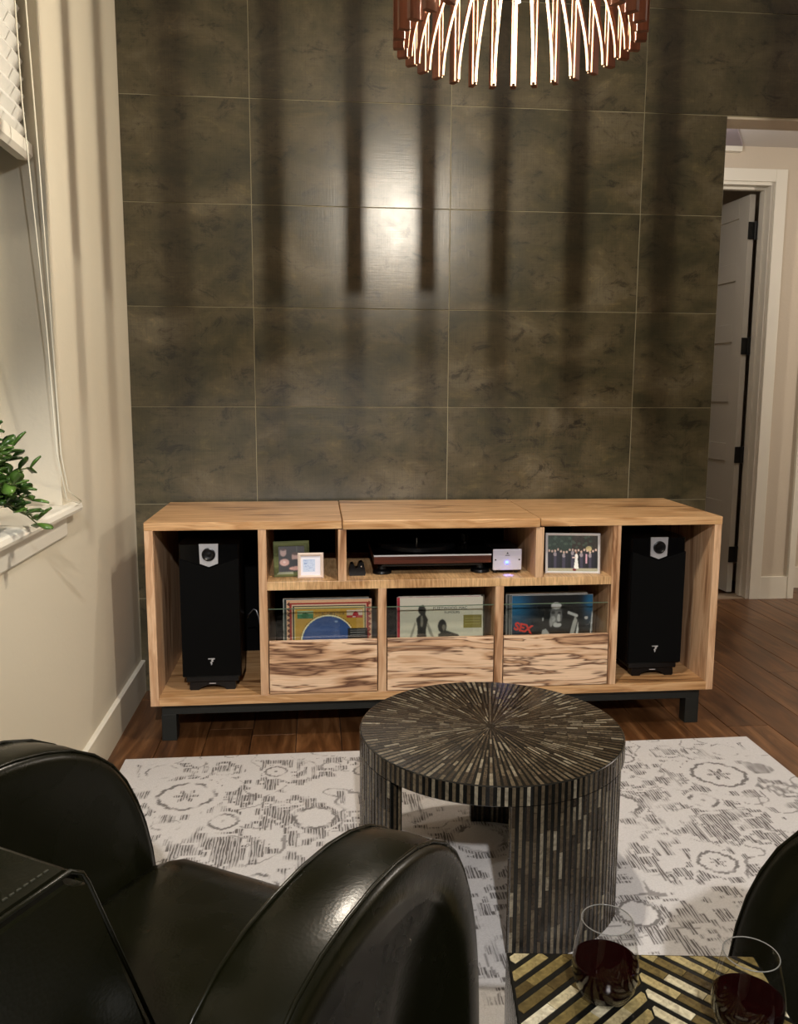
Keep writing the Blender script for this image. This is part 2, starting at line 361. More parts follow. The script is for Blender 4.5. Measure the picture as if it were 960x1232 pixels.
# window
wn = empty('window_1', (XL-.16, (W0+W1)/2, SZ), kind='structure')
hw = (W1-W0)/2
for nm, d in (('frame_rail', (-.04, .0, -hw, hw, .03, .08)), ('frame_rail', (-.04, .0, -hw, hw, WT-SZ-.05, WT-SZ)), ('frame_stile', (-.04, .0, -hw, -hw+.05, .08, WT-SZ-.05)), ('frame_stile', (-.04, .0, hw-.05, hw, .08, WT-SZ-.05)), ('frame_stile', (-.035, -.005, -.02, .02, .08, WT-SZ-.05))):
    box(nm, d, M['white'], wn, .003)
box('pane', (-.03, -.022, -hw+.05, hw-.05, .08, WT-SZ-.05), M['night'], wn)
sill = link('sill', prism([(-.0, .001), (.186, .001), (.193, .005), (.196, .014), (.193, .026), (.186, .030), (0, .030)], -(hw-.002), hw-.002), M['white'], wn)
link('sill_nose', prism([(.1605, .001), (.186, .001), (.193, .005), (.196, .014), (.193, .026), (.186, .030), (.1605, .030)], hw-.002, hw+.083), M['white'], wn)
link('apron', prism([(.16, -.062), (.166, -.062), (.169, -.057), (.169, .0005), (.16, .0005)], -hw-.02, hw+.004), M['white'], wn)
# shade hanging in the recess
sh = empty('window_shade', (XL-.055, -1.72, 1.905), label='white pleated window shade hanging half lowered in the left window recess', cat='shade')
prof = []; NP = 13
for k in range(NP): prof += [(.000, .05+k*.045), (.016, .0725+k*.045)]
vs = [(x_, y_, z_) for y_ in (-.71, .716) for x_, z_ in prof]; n = len(prof)
link('pleated_fabric', me_pd(vs, [(i, i+1, n+i+1, n+i) for i in range(n-1)]), M['shade'], sh).modifiers.new('s', 'SOLIDIFY').thickness = .002
link('bottom_rail', prism([(-.012, 0), (.018, -.004), (.03, .008), (.03, .038), (.018, .05), (-.012, .05)], -.715, .72, 'y'), M['white'], sh)
link('head_rail', box_me(-.02, .035, -.715, .72, .60, .643, .004), M['white'], sh)
cx0 = XL+.014
c1 = [(cx0-.02, -1.085, 2.50), (cx0, -1.205, 2.28), (cx0, -1.19, 2.0), (cx0, -1.092, 1.43), (cx0, -1.060, 1.10), (cx0+.012, -1.03, .96), (cx0+.03, -.98, .942), (cx0+.024, -.94, .937)]
c2 = [(cx0-.02, -1.06, 2.50), (cx0, -1.118, 2.28), (cx0, -1.078, 1.87), (cx0, -1.047, 1.43), (cx0, -1.022, 1.09), (cx0+.004, -.985, .98), (cx0+.024, -.925, .94)]
for c_, lb in ((c1, 'outer white shade cord lying over the window edge, farther left of the pair'), (c2, 'inner white shade cord beside the window corner, nearer the tiled wall')):
    link('shade_cord', tube(c_, .0022, 6), M['cord'], smooth=True, label=lb, cat='cord')
# hall
wh_y = 1.35; DX0, DX1, DH = 1.60, 2.49, 2.48
bm = bmesh.new()
for b_ in ((XO-.6, DX0, wh_y, wh_y+.12, 0, 2.69), (DX1, 2.765, wh_y, wh_y+.12, 0, 2.69), (DX0, DX1, wh_y, wh_y+.12, DH, 2.69), (2.765-.12, 2.765, wh_y+.12, 3.3, 0, 2.69)): add_box(bm, *b_)
link('wall_hall', bm_me(bm), M['hallwall'], **K)
box('wall_far', (2.765, 5.0, 1.62, 1.72, 0, 2.69), M['hallwall'], **K)
box('ceiling_hall', (XO-.6, 5.0, .12, 3.3, 2.675, 2.75), M['ceil'], **K)
box('hall_light_blocker', (2.95, 3.3, .125, .42, 0, 2.4), M['hallwall'], **K)  # unseen block added to cut the side light along the hall floor
box('wall_hall_left', (XO-.6, XO-.5, .12, wh_y, 0, 2.67), M['hallwall'], **K)
link('hall_ceiling_triangle', prism([(1.92, .75), (2.262, 1.305), (1.6, 1.305), (1.6, .75)], 2.662, 2.675, 'z'), M['ceil_triangle'], **K)  # thin triangle under the hall ceiling, coloured darker and more violet than it
box('trim_4', (1.6, 2.262, 1.305, 1.35, 2.635, 2.675), M['white'], **K)
tr = empty('trim_5', (DX1, wh_y, 0), kind='structure')
box('casing', (.0, .07, -.018, 0, 0, 2.55), M['white'], tr, .002); box('casing', (-.96, .0, -.018, 0, 2.48, 2.55), M['white'], tr, .002)
box('jamb', (-.018, 0, -.005, .125, 0, 2.48), M['white'], tr); box('jamb', (-.89, -.018, -.005, .125, 2.462, 2.48), M['white'], tr)
box('door_stop', (-.030, -.018, .05, .085, 0, 2.462), M['white'], tr, .001); box('door_stop', (-.87, -.030, .05, .085, 2.448, 2.462), M['white'], tr, .001)
box('baseboard_hall', (2.56, 2.765, wh_y-.016, wh_y, 0, .139), M['white'], **K)
box('trim_6', (2.735, 2.775, wh_y-.020, wh_y+.14, 0, 2.67), M['white'], **K)
box('baseboard_far', (2.775, 4.9, 1.604, 1.62, 0, .139), M['white'], **K)
box('trim_7', (DX0, DX1-.018, wh_y+.0, wh_y+.12, -.004, .006), M['threshold'], **K)
# door leaf, swung open into the dark room
dr = empty('door_1', (2.452, 1.482, .012), math.radians(4), kind='structure')
DT, DWd, DHt = .036, .86, 2.43
box('door_core', (-DT+.011, -.011, 0.001, DWd, 0, DHt), M['doorp'], dr)
for nm, d in (('stile', (-DT, 0, 0, .11, 0, DHt)), ('stile', (-DT, 0, DWd-.11, DWd, 0, DHt))): box(nm, d, M['doorp'], dr, .0015)
zz = np.linspace(.0, DHt, 6)
hts = [0, .45, .83, 1.21, 1.59, 1.97]
for k in range(7):
    z0 = [0, .46, .83, 1.20, 1.57, 1.94, 2.31][k]; z1 = [.2, .57, .94, 1.31, 1.68, 2.05, DHt][k]
    box('rail', (-DT, 0, .11, DWd-.11, z0, z1), M['doorp'], dr, .0015)
for hz in (.245, .875, 1.54, 2.22):
    hg = box('hinge', (-DT-.003, .022, -.010, -.001, hz-.05, hz+.05), M['black'], dr, .001)
    link('hinge_pin', lathe([(0, -.056), (.006, -.054), (.006, .054), (0, .056)], 12), M['black'], hg, loc=(.012, -.006, 0))
link('door_knob', lathe([(0, 0), (.026, 0), (.026, .006), (.011, .01), (.011, .03), (.026, .04), (.028, .052), (.02, .062), (0, .065)], 20), M['black'], dr, loc=(-DT, DWd-.06, .95), rot=(0, -math.pi/2, 0))
# dark room behind and the rest of the shell
bm = bmesh.new()
for b_ in ((XO-.7, XO-.6, wh_y, 3.4, 0, 2.75), (XO-.6, 2.7, 3.3, 3.4, 0, 2.75)): add_box(bm, *b_)
link('wall_bedroom', bm_me(bm), M['hallwall'], **K)
box('ceiling', (XL-.3, 5.6, -7, .12, CEIL, CEIL+.1), M['ceil'], **K)
box('wall_front', (XL-.3, 5.6, -7.1, -7, 0, CEIL), M['plaster'], **K)
box('wall_right', (5.5, 5.6, -7, 3.4, 0, CEIL), M['plaster'], **K)

# ---------------------------------------------------------------- media console
CX, CYF, CYB, CZ0, CZ1, T = -.7728, -.5763, -.032, .1489, .8173, .030
CX1 = 1.3248; TOPZ = .788; SH0, SH1 = .5675, .598; BT = .1805
cs = empty('media_console', (.276, -.30, 0), label='long streaked maple media console with open bays standing before the tiled wall', cat='media console')
def cbox(name, x0, x1, y0, y1, z0, z1, m, bev=.0012, parent=cs, **k):
    return box(name, (x0-.276, x1-.276, y0+.30, y1+.30, z0, z1), M[m] if isinstance(m, str) else m, parent, bev, **k)
cbox('side_panel', CX, CX+T, CYF, CYB, CZ0, TOPZ, 'maple_z'); cbox('side_panel', CX1-.027, CX1, CYF, CYB, CZ0, TOPZ, 'maple_z')
cbox('bottom_panel', CX+T, CX1-.027, CYF, CYB, CZ0, BT, 'maple_x')
cbox('top_panel', CX, -.0855, CYF-.001, CYB, TOPZ, CZ1, 'maple_x'); cbox('top_panel', .6375, CX1+.001, CYF-.001, CYB, TOPZ, CZ1, 'maple_x')
cbox('lid', -.0825, .6345, CYF-.006, CYB, TOPZ-.003, CZ1+.0015, 'maple_x', .004)
cbox('divider', -.3811, -.3522, CYF+.001, CYB-.01, BT, TOPZ, 'maple_z'); cbox('divider', .9108, .9412, CYF+.001, CYB-.01, BT, TOPZ, 'maple_z')
cbox('divider', -.0987, -.0692, CYF+.001, CYB-.01, SH1, TOPZ-.004, 'maple_z'); cbox('divider', .6212, .6512, CYF+.001, CYB-.01, SH1, TOPZ-.004, 'maple_z')
cbox('divider', .0445, .0748, CYF+.002, CYB-.01, BT, SH0, 'maple_z'); cbox('divider', .4755, .5068, CYF+.002, CYB-.01, BT, SH0, 'maple_z')
cbox('shelf', -.3522, .9108, CYF+.001, CYB-.01, SH0, SH1, 'curly')
cbox('back_panel', CX+T, CX1-.027, CYB-.010, CYB, BT, TOPZ, 'blackm', 0, label='black back panel')
for x0, x1 in ((-.3522, .0445), (.0748, .4755), (.5068, .9108)):
    dw = cbox('drawer_front', x0+.0035, x1-.0035, CYF, CYF+.02, BT+.003, .378, 'spalted', .0015)
    gp = cbox('glass_pane', x0+.001, x1-.001, CYF+.028, CYF+.033, .30, .4905, 'pane', 0, label='clear glass pane rising above the drawer front')
    link('pane_edge', box_me(-(x1-x0)/2+.001, (x1-x0)/2-.001, -.0025, .0025, 0, .0022), M['paneedge'], gp, loc=(0, 0, .0953))
    cbox('drawer_base', x0+.004, x1-.004, CYF+.035, CYB-.03, BT+.001, BT+.012, 'maple_x', 0)
bf = cbox('base_rail', CX+.03, CX1-.03, CYF+.045, CYF+.085, .100, CZ0, 'steel', .001); cbox('base_rail', CX+.03, CX1-.03, CYB-.10, CYB-.06, .100, CZ0, 'steel', .001)
for x0 in (CX+.028, CX1-.028-.055):
    for y0 in (CYF+.045, CYB-.10-.012): cbox('leg', x0, x0+.053, y0, y0+.052, .0, .100, 'steel', .001)
    cbox('base_rail', x0+.005, x0+.045, CYF+.097, CYB-.112, .100, CZ0, 'steel', .001)

# ---------------------------------------------------------------- loudspeakers
def speaker(cx_, cy, lab, rz=0.):
    r = empty('loudspeaker', (cx_, cy, BT), rz, label=lab, cat='speaker', group='loudspeakers in the console end bays')
    w2, H0, H1, D = .107, .052, .545, .30        # cabinet tapering to the back
    prof = [(-w2, 0), (-w2+.006, -.006), (w2-.006, -.006), (w2, 0), (w2+.004, .10), (w2-.02, .22), (w2-.055, D), (-w2+.055, D), (-w2+.02, .22), (-w2-.004, .10)]
    bm_c = prism(prof, H0, H1, 'z'); link('cabinet', bm_c, M['gloss'], r)
    vz = .460; gl = [(-w2+.003, H0+.006), (w2-.003, H0+.006), (w2-.003, vz+.033), (0, vz-.003), (-w2+.003, vz+.033)]
    link('grille', prism(gl, -.016, -.0055), M['blackm'], r, label='black cloth grille with notched top')
    tp = link('tweeter_plate', prism([(-.034, vz+.088), (.034, vz+.088), (.032, vz+.016), (0, vz+.004), (-.032, vz+.016)], -.012, -.0055), M['silver'], r, label='silver tweeter plate')
    link('tweeter_ring', lathe([(.024, 0), (.024, .004), (.020, .0055), (.017, .003), (.010, .0015), (.006, .002), (0, .003)], 32), M['plastic'], tp, loc=(0, -.0122, vz+.050), rot=(math.pi/2, 0, 0))
    # stylised emblem on the grille: a hooked flag over a wavy stroke
    e = [(-.016, .016), (.014, .017), (.016, .013), (.006, .008), (.010, .003), (.002, -.003), (.004, -.009), (-.001, -.017), (-.003, -.008), (-.006, -.002), (.001, .003), (-.002, .008), (.003, .012), (-.014, .012)]
    link('emblem', prism([(a*.8, H0+.06+b*.8) for a, b in e], -.0175, -.016), M['silver'], r)
    link('plinth', box_me(-w2+.012, w2-.012, .0, D-.06, .030, H0, .003), M['plastic'], r)
    # bridge-shaped foot, front and rear
    for y0 in (.0, D-.11):
        P = [(-.080, 0), (-.050, 0), (-.042, .010), (-.02, .018), (0, .020), (.02, .018), (.042, .010), (.050, 0), (.080, 0), (.084, .006), (.082, .030), (-.082, .030), (-.084, .006)]
        ft = link('foot', prism(P, y0, y0+.035), M['plastic'], r)
        if y0 == 0: link('badge', box_me(-.012, .012, -.0012, 0, -.0015, .0015), M['silver'], ft, loc=(0, 0, .025))
    return r
speaker(-.5610, -.505, 'black loudspeaker with silver tweeter in the left end bay of the console')
speaker(1.1190, -.490, 'black loudspeaker with silver tweeter in the right end bay of the console')
link('speaker_cable', tube([(-.452, -.24, .38), (-.44, -.30, .41), (-.418, -.36, .445), (-.405, -.40, .45), (-.398, -.38, .42), (-.395, -.34, .37), (-.392, -.28, .30), (-.395, -.2, .2)], .0022, 6), M['silver'], smooth=True, label='thin grey cable looping beside the left loudspeaker', cat='cable')

# ---------------------------------------------------------------- turntable and box
tt = empty('turntable', (.2535, -.30, SH1), label='low turntable with red-brown wood plinth on the centre shelf', cat='turntable')
box('plinth', (-.219, .219, -.20, .17, .043, .071), M['walnut'], tt, .001)
box('deck', (-.2195, .2195, -.1975, .17, .071, .0762), M['gloss'], tt, .0006); box('trim_strip', (-.2195, .2195, -.2015, -.1975, .0712, .0765), M['brightmetal'], tt, .0004, label='bright metal trim strip')
link('platter', lathe([(0, .0775), (.148, .0775), (.150, .080), (.150, .094), (.147, .096), (0, .096)], 64), M['plastic'], tt, loc=(-.04, -.02, 0), smooth=False)
link('spindle', lathe([(0, 0), (.003, 0), (.003, .012), (0, .014)], 12), M['chrome'], tt, loc=(-.04, -.02, .096))
ta = link('tonearm_base', lathe([(0, 0), (.022, 0), (.022, .03), (.012, .034), (0, .034)], 24), M['plastic'], tt, loc=(.165, .09, .0765))
link('tonearm', tube([(0, .03, .028), (0, -.05, .03), (-.015, -.16, .028), (-.03, -.19, .024)], .004, 8), M['plastic'], ta, smooth=True)
box('chassis', (-.19, .19, -.18, .16, .030, .043), M['black'], tt, .002)
for sx in (-1, 1):
    for y_ in (-.155, .13): link('foot', lathe([(0, 0), (.032, 0), (.036, .004), (.034, .012), (.018, .018), (.016, .030), (0, .030)], 32), M['plastic'], tt, loc=(sx*.186, y_, 0))
pa = empty('preamplifier', (.5335, -.385, SH1), label='small silver-faced box with glowing blue light beside the turntable', cat='amplifier')
box('case', (-.052, .052, -.11, .08, .008, .090), M['plastic'], pa, .003)
fp = box('faceplate', (-.0545, .0545, -.1165, -.110, .0135, .0935), M['alu'], pa, .003, label='silver faceplate')
for sx in (-1, 1): link('screw', lathe([(0, 0), (.003, 0), (.003, .0015), (0, .0018)], 10), M['plastic'], fp, loc=(sx*.045, -.0034, 0), rot=(math.pi/2, 0, 0))
link('indicator_light', lathe([(0, 0), (.0055, 0), (.005, .003), (0, .0045)], 16), M['blue'], fp, loc=(-.0015, -.0034, -.010), rot=(math.pi/2, 0, 0))
link('emblem', prism([(-.004, .022), (.004, .022), (0, .029)], -.0042, -.0033), M['inkprint'], fp)
box('emblem_bar', (-.009, .009, -.0042, -.0034, .0155, .0175), M['inkprint'], fp)
for sx in (-1, 1):
    for y_ in (-.09, .06): link('foot', lathe([(0, 0), (.007, 0), (.007, .008), (0, .008)], 12), M['plastic'], pa, loc=(sx*.04, y_, 0))
light('indicator_glow', 'SPOT', (.532, -.514, SH1+.045), .9, (.08, .12, 1), .003, rot=(-.25, 0, 0), spot_size=.95, spot_blend=.9)
gd = empty('record_brush', (-.028, -.475, SH1), label='small black two-lobed gadget with a metal screw left of the turntable', cat='gadget')
link('body', prism([(-.028, 0), (.030, 0), (.032, .012), (.026, .042), (.018, .052), (.008, .048), (.002, .030), (-.006, .028), (-.014, .046), (-.024, .044), (-.030, .02)], -.02, .02), M['plastic'], gd)
link('screw', lathe([(0, 0), (.004, 0), (.003, .003), (0, .0035)], 12), M['chrome'], gd, loc=(.016, -.02, .036), rot=(math.pi/2, 0, 0))

# ---------------------------------------------------------------- picture frames
def frame(name, cx_, cy, w_, h_, bw, m, art, tilt, yaw, lab, mat_w=0, easel=True, z=SH1):
    r = empty(name, (cx_, cy, z), yaw, label=lab, cat='picture frame')
    tl = (-tilt, 0, 0)
    bm = bmesh.new(); o = [(-w_/2, 0), (w_/2, 0), (w_/2, h_), (-w_/2, h_)]; i_ = [(-w_/2+bw, bw), (w_/2-bw, bw), (w_/2-bw, h_-bw), (-w_/2+bw, h_-bw)]
    rows = [[(a, .006, b) for a, b in o], [(a, -.006, b) for a, b in o], [(a*.5+c*.5, -.010, b*.5+d*.5) for (a, b), (c, d) in zip(o, i_)], [(a, -.006, b) for a, b in i_], [(a, .000, b) for a, b in i_]]
    vv = [[bm.verts.new(q) for q in row] for row in rows]
    for A, B in zip(vv, vv[1:]):
        for k in range(4): bm.faces.new((A[k], A[(k+1) % 4], B[(k+1) % 4], B[k]))
    bm.faces.new(vv[0])
    link('moulding', bm_me(bm), m, r, rot=tl)
    art_o = link('picture', art_mesh(w_-2*bw, h_-2*bw, art.a, (-(w_-2*bw)/2, bw)), M['print'], r, rot=tl)
    art_o.data.transform(Matrix.Translation((0, -.001, 0)))
    link('easel_back', prism([(-.018, .02), (.018, .02), (.010, h_*.7), (-.010, h_*.7)], 0, .003), M['black'], r, loc=(0, h_*.42, 0), rot=(math.atan((h_*.42-.012-tilt*h_*.7)/(h_*.7)), 0, 0))
    return r
a = Art(.098, .098, 60, (34, 26, 30))      # two people seated behind a table, seen from the waist up
a.noise(.25); a.ell(.018, .075, .012, .016, (178, 150, 144)); a.ell(.064, .055, .014, .018, (186, 152, 144)); a.rect(.006, .034, 0, .058, (20, 18, 20)); a.ell(.064, .02, .026, .028, (18, 18, 20))
a.ell(.022, .036, .018, .013, (212, 170, 160)); a.ell(.066, .012, .026, .007, (208, 160, 146)); a.rect(.068, .071, .06, .098, (90, 100, 92)); a.ell(.022, .037, .005, .004, (240, 216, 210)); a.ell(.018, .086, .011, .006, (60, 40, 38)); a.ell(.064, .068, .013, .006, (70, 46, 40)); a.blur(3); a.noise(.08)
frame('picture_frame', -.2660, -.487, .131, .130, .018, M['greenframe'], a, .20, math.radians(7), 'green washed wooden picture frame with a photo of two people, behind the small white frame')
a = Art(.074, .074, 60, (232, 232, 244)); a.rect(.008, .054, .012, .062, (196, 212, 238))
for k in range(60): a.ell(rng.uniform(.012, .05), rng.uniform(.014, .06), rng.uniform(.001, .004), .0008, (130, 158, 208), .7)
a.rect(.012, .013, .04, .05, (96, 124, 180)); a.ell(.018, .045, .004, .004, (120, 150, 205), .6); a.noise(.02)
frame('picture_frame', -.1975, -.5205, .0930, .0930, .0115, mat('pale blush frame', srgb(226, 208, 196), .5), a, .10, math.radians(1), 'small square white picture frame with a pale blue drawing on the console shelf')
a = Art(.186, .136, 130, (44, 62, 50))      # a crowd of wedding guests lined up on a lawn below dark trees
a.rect(.09, .186, .075, .136, (52, 44, 34)); a.noise(.35)
for k in range(40): a.ell(rng.uniform(0, .186), rng.uniform(.085, .136), .006, .005, (78, 100, 80) if k % 2 else (34, 44, 34), .5)
a.rect(0, .186, 0, .018, (164, 160, 136)); a.ell(.153, .086, .011, .010, (196, 180, 130))
px_ = np.linspace(.006, .180, 17)
for k, x_ in enumerate(px_):
    y_ = .078+rng.uniform(-.006, .005); a.rect(x_-.0055, x_+.0055, .012, y_-.008, [(24, 24, 36), (16, 16, 22), (60, 56, 74)][k % 3]); a.ell(x_, y_-.012, .0065, .008, [(28, 28, 40), (18, 18, 24), (150, 140, 146)][k % 3]); a.ell(x_, y_, .0034, .0045, (214, 184, 170))
a.poly([(.104, .06), (.110, .06), (.116, .010), (.098, .010)], (236, 238, 232)); a.ell(.107, .055, .006, .012, (240, 238, 232)); a.ell(.107, .072, .0036, .005, (150, 110, 90)); a.rect(.092, .106, .050, .055, (226, 200, 190)); a.rect(.141, .147, .03, .066, (214, 170, 186)); a.ell(.1, .006, .007, .005, (110, 24, 24)); a.noise(.1)
a.blur(1)
frame('picture_frame', .7785, -.520, .204, .152, .009, M['brightmetal'], a, .14, math.radians(-7), 'silver picture frame with a photo of a crowd of wedding guests')

# ---------------------------------------------------------------- records
def record(cx_, y0, w_, art, lab, tilt=.10, edge='card', z0=BT+.012, thick=.004, yaw=0, group=None, h_=.315, letters=()):
    r = empty('record_sleeve', (cx_, y0, z0), yaw, label=lab, cat='record', group=group)
    link('sleeve', box_me(-w_/2, w_/2, 0, thick, 0, h_), M[edge], r, rot=(-tilt, 0, 0))
    if art is not None:
        c_ = link('cover', art_mesh(w_-.001, h_-.001, art.a, (-w_/2+.0005, .0005)), M['print'], r, rot=(-tilt, 0, 0), loc=(0, -.0004, 0))
        for nm, body, size, mm, lx, lz, ro, bold in letters:
            text_obj(nm, body, size, M[mm], c_, (lx, -.0006, lz), rot=(math.pi/2, ro, 0), bold=bold)
    return r
W_ = .315; y_c = lambda top: .315-top
# 1: ochre cover, blue half disc, zigzag red border
a = Art(W_, W_, 170, (214, 170, 132))
a.rect(.012, .303, 0, .304, (150, 36, 28))
for k in range(24): a.poly([(.0, .300-k*.02), (.012, .310-k*.02), (.012, .290-k*.02)], (84, 50, 38)); a.poly([(.303, .310-k*.02), (.315, .300-k*.02), (.303, .290-k*.02)], (140, 60, 44))
a.rect(.019, .297, 0, .298, (206, 178, 150)); a.rect(.023, .293, 0, .293, (34, 44, 34)); a.rect(.027, .289, 0, .289, (206, 190, 130)); a.rect(.032, .284, 0, .284, (190, 148, 52))
a.ell(.153, .155, .102, .102, (232, 226, 190))
for k in range(70):
    q = k/70*2*math.pi; a.ell(.153+.1045*math.cos(q), .155+.1045*math.sin(q), .0018, .0018, (40, 36, 24))
a.ell(.153, .155, .097, .097, (42, 78, 140)); a.rect(.038, .098, .245, .275, (150, 176, 138)); a.rect(.038, .098, .245, .262, (60, 122, 84)); a.ell(.068, .256, .014, .010, (40, 100, 60))
a.rect(.222, .282, .245, .275, (214, 196, 178)); a.rect(.222, .282, .245, .254, (176, 50, 40)); a.ell(.256, .257, .011, .011, (170, 30, 40)); a.rect(.244, .256, .246, .250, (230, 220, 210))
for k in range(34): a.rect(.106+k*.0033, .1075+k*.0033+rng.uniform(0, .001), .258, .258+rng.uniform(.005, .011), (84, 62, 28), .8)
a.rect(.226, .300, .150, .206, (18, 18, 18))
for z_ in (.196, .188, .180): a.rect(.236, .290, z_, z_+.002, (150, 150, 150), .7)
a.ell(.183, .232, .006, .004, (150, 180, 220), .7); a.noise(.04)
G1 = 'records filed in the left drawer'
record(-.1310, -.500, W_, a, 'ochre record cover with a blue half disc and red zigzag border', .07)
for k, (dx, col_) in enumerate(((-.010, (40, 54, 50)), (-.014, (150, 150, 140)), (-.012, (60, 70, 66)), (-.006, (110, 100, 84)))):
    b1 = Art(W_, W_, 24, col_); b1.noise(.2)
    record(-.1310+dx, -.492+.009*k, W_, b1, ('dark green', 'pale grey', 'grey green', 'brown grey')[k]+' record sleeve behind the ochre cover, '+('first', 'second', 'third', 'last')[k]+' of the row behind it', .07, 'sleeve' if k % 2 else 'card', group=G1, thick=.003, h_=.317)
# 2: cream cover, plain dark shapes (stand-in artwork), lettering, gold sticker
a = Art(W_, W_, 170, (212, 208, 190)); yb = .0
a.poly([(.060, .13), (.102, .13), (.098, .190), (.106, .232), (.096, .250), (.099, .270), (.088, .288), (.070, .282), (.068, .262), (.076, .250), (.060, .236), (.066, .195)], (46, 44, 40)); a.poly([(.036, .165), (.056, .225), (.060, .215), (.045, .165), (.064, .14), (.058, .13)], (130, 126, 114), .8); a.poly([(.106, .222), (.128, .165), (.138, .150), (.130, .145), (.112, .175), (.102, .205)], (120, 116, 106), .8); a.ell(.082, .225, .005, .022, (150, 146, 134), .7)
a.ell(.160, .205, .017, .026, (46, 44, 42)); a.poly([(.140, .13), (.235, .13), (.222, .172), (.170, .190), (.145, .175)], (60, 58, 54)); a.ell(.166, .200, .006, .012, (130, 126, 116), .8); a.blur(2)
a.rect(.240, .312, .196, .246, (134, 124, 62)); 
for z_ in (.232, .222, .212): a.rect(.246, .306, z_, z_+.002, (178, 170, 110), .8)
a.noise(.03)
record(.2905, -.500, W_, a, 'cream record cover with dark figures, thin lettering and a gold sticker', .07, letters=(('lettering', 'FLEETWOOD MAC', .0155, 'inkprint', -.033, .268, 0, 0), ('lettering', 'RUMOURS', .0125, 'inkprint', .010, .253, 0, 0)))
b1 = Art(W_, W_, 24, (178, 44, 58)); b1.noise(.15)
record(.2805, -.491, W_, b1, 'crimson record sleeve peeking out left of the cream cover', .07)
for k, col_ in enumerate(((200, 196, 180), (52, 52, 44), (90, 84, 66))):
    b1 = Art(W_, W_, 24, col_); b1.noise(.2)
    record(.2905+.008*(k-.4), -.483+.009*k, W_, b1, ('pale', 'black green', 'brown')[k]+' record sleeve filed behind the crimson one, '+('nearest', 'middle', 'rearmost')[k]+' of three', .07, 'card' if k == 0 else 'sleeve', group='records filed in the centre drawer', thick=.003, h_=.316)
# 3: black cover with a singer, red letters
a = Art(W_, W_, 190, (12, 14, 14)); 
gx_ = np.exp(-((a.X-.01)/.05)**2-((a.Y-.27)/.07)**2)+.8*np.exp(-((a.X-.305)/.022)**2-((a.Y-.28)/.05)**2)
a.a += .6*gx_[..., None]*np.array(srgb(30, 130, 186))
g = lambda x_, y_, rx, ry, v, al=1.: a.ell(x_, y_, rx, ry, (v, v, v), al)
g(.172, .235, .023, .042, 120); g(.172, .274, .020, .013, 205); a.rect(.145, .200, .252, .260, (70, 70, 70), .6); g(.160, .247, .008, .006, 60); g(.184, .246, .007, .005, 56); g(.182, .226, .006, .016, 200); g(.160, .222, .009, .012, 176); g(.176, .200, .016, .010, 190); g(.183, .209, .010, .0035, 40); g(.152, .212, .006, .02, 150)
a.poly([(.128, .13), (.165, .13), (.150, .160), (.132, .186), (.118, .180), (.112, .150)], (170, 170, 168)); g(.120, .222, .003, .007, 200)
a.poly([(.214, .13), (.232, .13), (.248, .186), (.255, .215), (.247, .235), (.236, .205), (.226, .165)], (170, 170, 166)); a.poly([(.246, .13), (.254, .13), (.260, .18), (.258, .21), (.252, .18)], (222, 222, 220))
for k in range(5): g(.222+k*.0075, .246-k*.003, .005, .006, 205)
g(.290, .225, .007, .006, 200); a.poly([(.290, .196), (.304, .204), (.310, .222), (.300, .200)], (170, 170, 170)); a.poly([(.304, .13), (.308, .13), (.315, .24), (.312, .25)], (220, 220, 220)); a.rect(.118, .140, .13, .142, (190, 44, 32)); g(.165, .155, .006, .005, 110, .6); a.blur(2); a.noise(.06)
record(.7175, -.500, W_, a, 'black record cover with a singer beside a raised hand and red letters', .07, letters=(('lettering', 'SEX', .042, 'redprint', -.151, .186, .24, .0016),))
b1 = Art(W_, W_, 24, (84, 86, 84)); b1.noise(.1)
for k in range(5):
    b1 = Art(W_, W_, 24, [(96, 98, 96), (70, 72, 70), (110, 112, 110)][k % 3]); b1.noise(.1)
    record(.7175-.014-(.002*(k % 2)), -.492+.008*k, W_ if k else .300, b1, ('first', 'second', 'third', 'fourth', 'last')[k]+' grey record sleeve in the row behind the black cover with red letters', .07, 'card', group='records filed in the right drawer', thick=.003, h_=.317)

# ---------------------------------------------------------------- rug
RX, RW, RYB, RYF, RZ = .283, 1.122, -.7007, -3.45, .010
nx, ny = 450, 540
xs = np.linspace(-RW, RW, nx+1); ys = np.linspace(RYF, RYB, ny+1); X, Y = np.meshgrid(xs, ys)
u = np.abs(X); v = RYB-Y
q = .013; uq = np.floor(u/q)*q; vq = np.floor(v/q)*q
def vn(x, y, s, seed):
    r = np.random.default_rng(seed).random((64, 64)); x = x*s+7; y = y*s+3; xi = np.floor(x).astype(int); yi = np.floor(y).astype(int); fx = x-xi; fy = y-yi; fx = fx*fx*(3-2*fx); fy = fy*fy*(3-2*fy)
    g_ = lambda a, b: r[a % 64, b % 64]
    return (g_(xi, yi)*(1-fx)+g_(xi+1, yi)*fx)*(1-fy)+(g_(xi, yi+1)*(1-fx)+g_(xi+1, yi+1)*fx)*fy
wu = uq+.05*(vn(u, v, 9, 1)-.5); wv_ = vq+.05*(vn(u, v, 9, 2)-.5)
f = vn(wu, wv_, 12, 5)*.6+vn(wu, wv_, 24, 6)*.5+.10*np.cos(wu*20+1.)*np.cos(wv_*16)
fill = (((f > .58) & (f < .72)) | (f > .80) | (f < .30)).astype(float)
fill = np.where(v < .05, 0, fill); fill *= (RW-u > .045)
g_u = u+.03*(vn(u, v, 14, 3)-.5); line = (np.abs(vn(g_u, v, 8, 21)*.65+vn(g_u, v, 17, 22)*.35-.52) < .011).astype(float)*.8
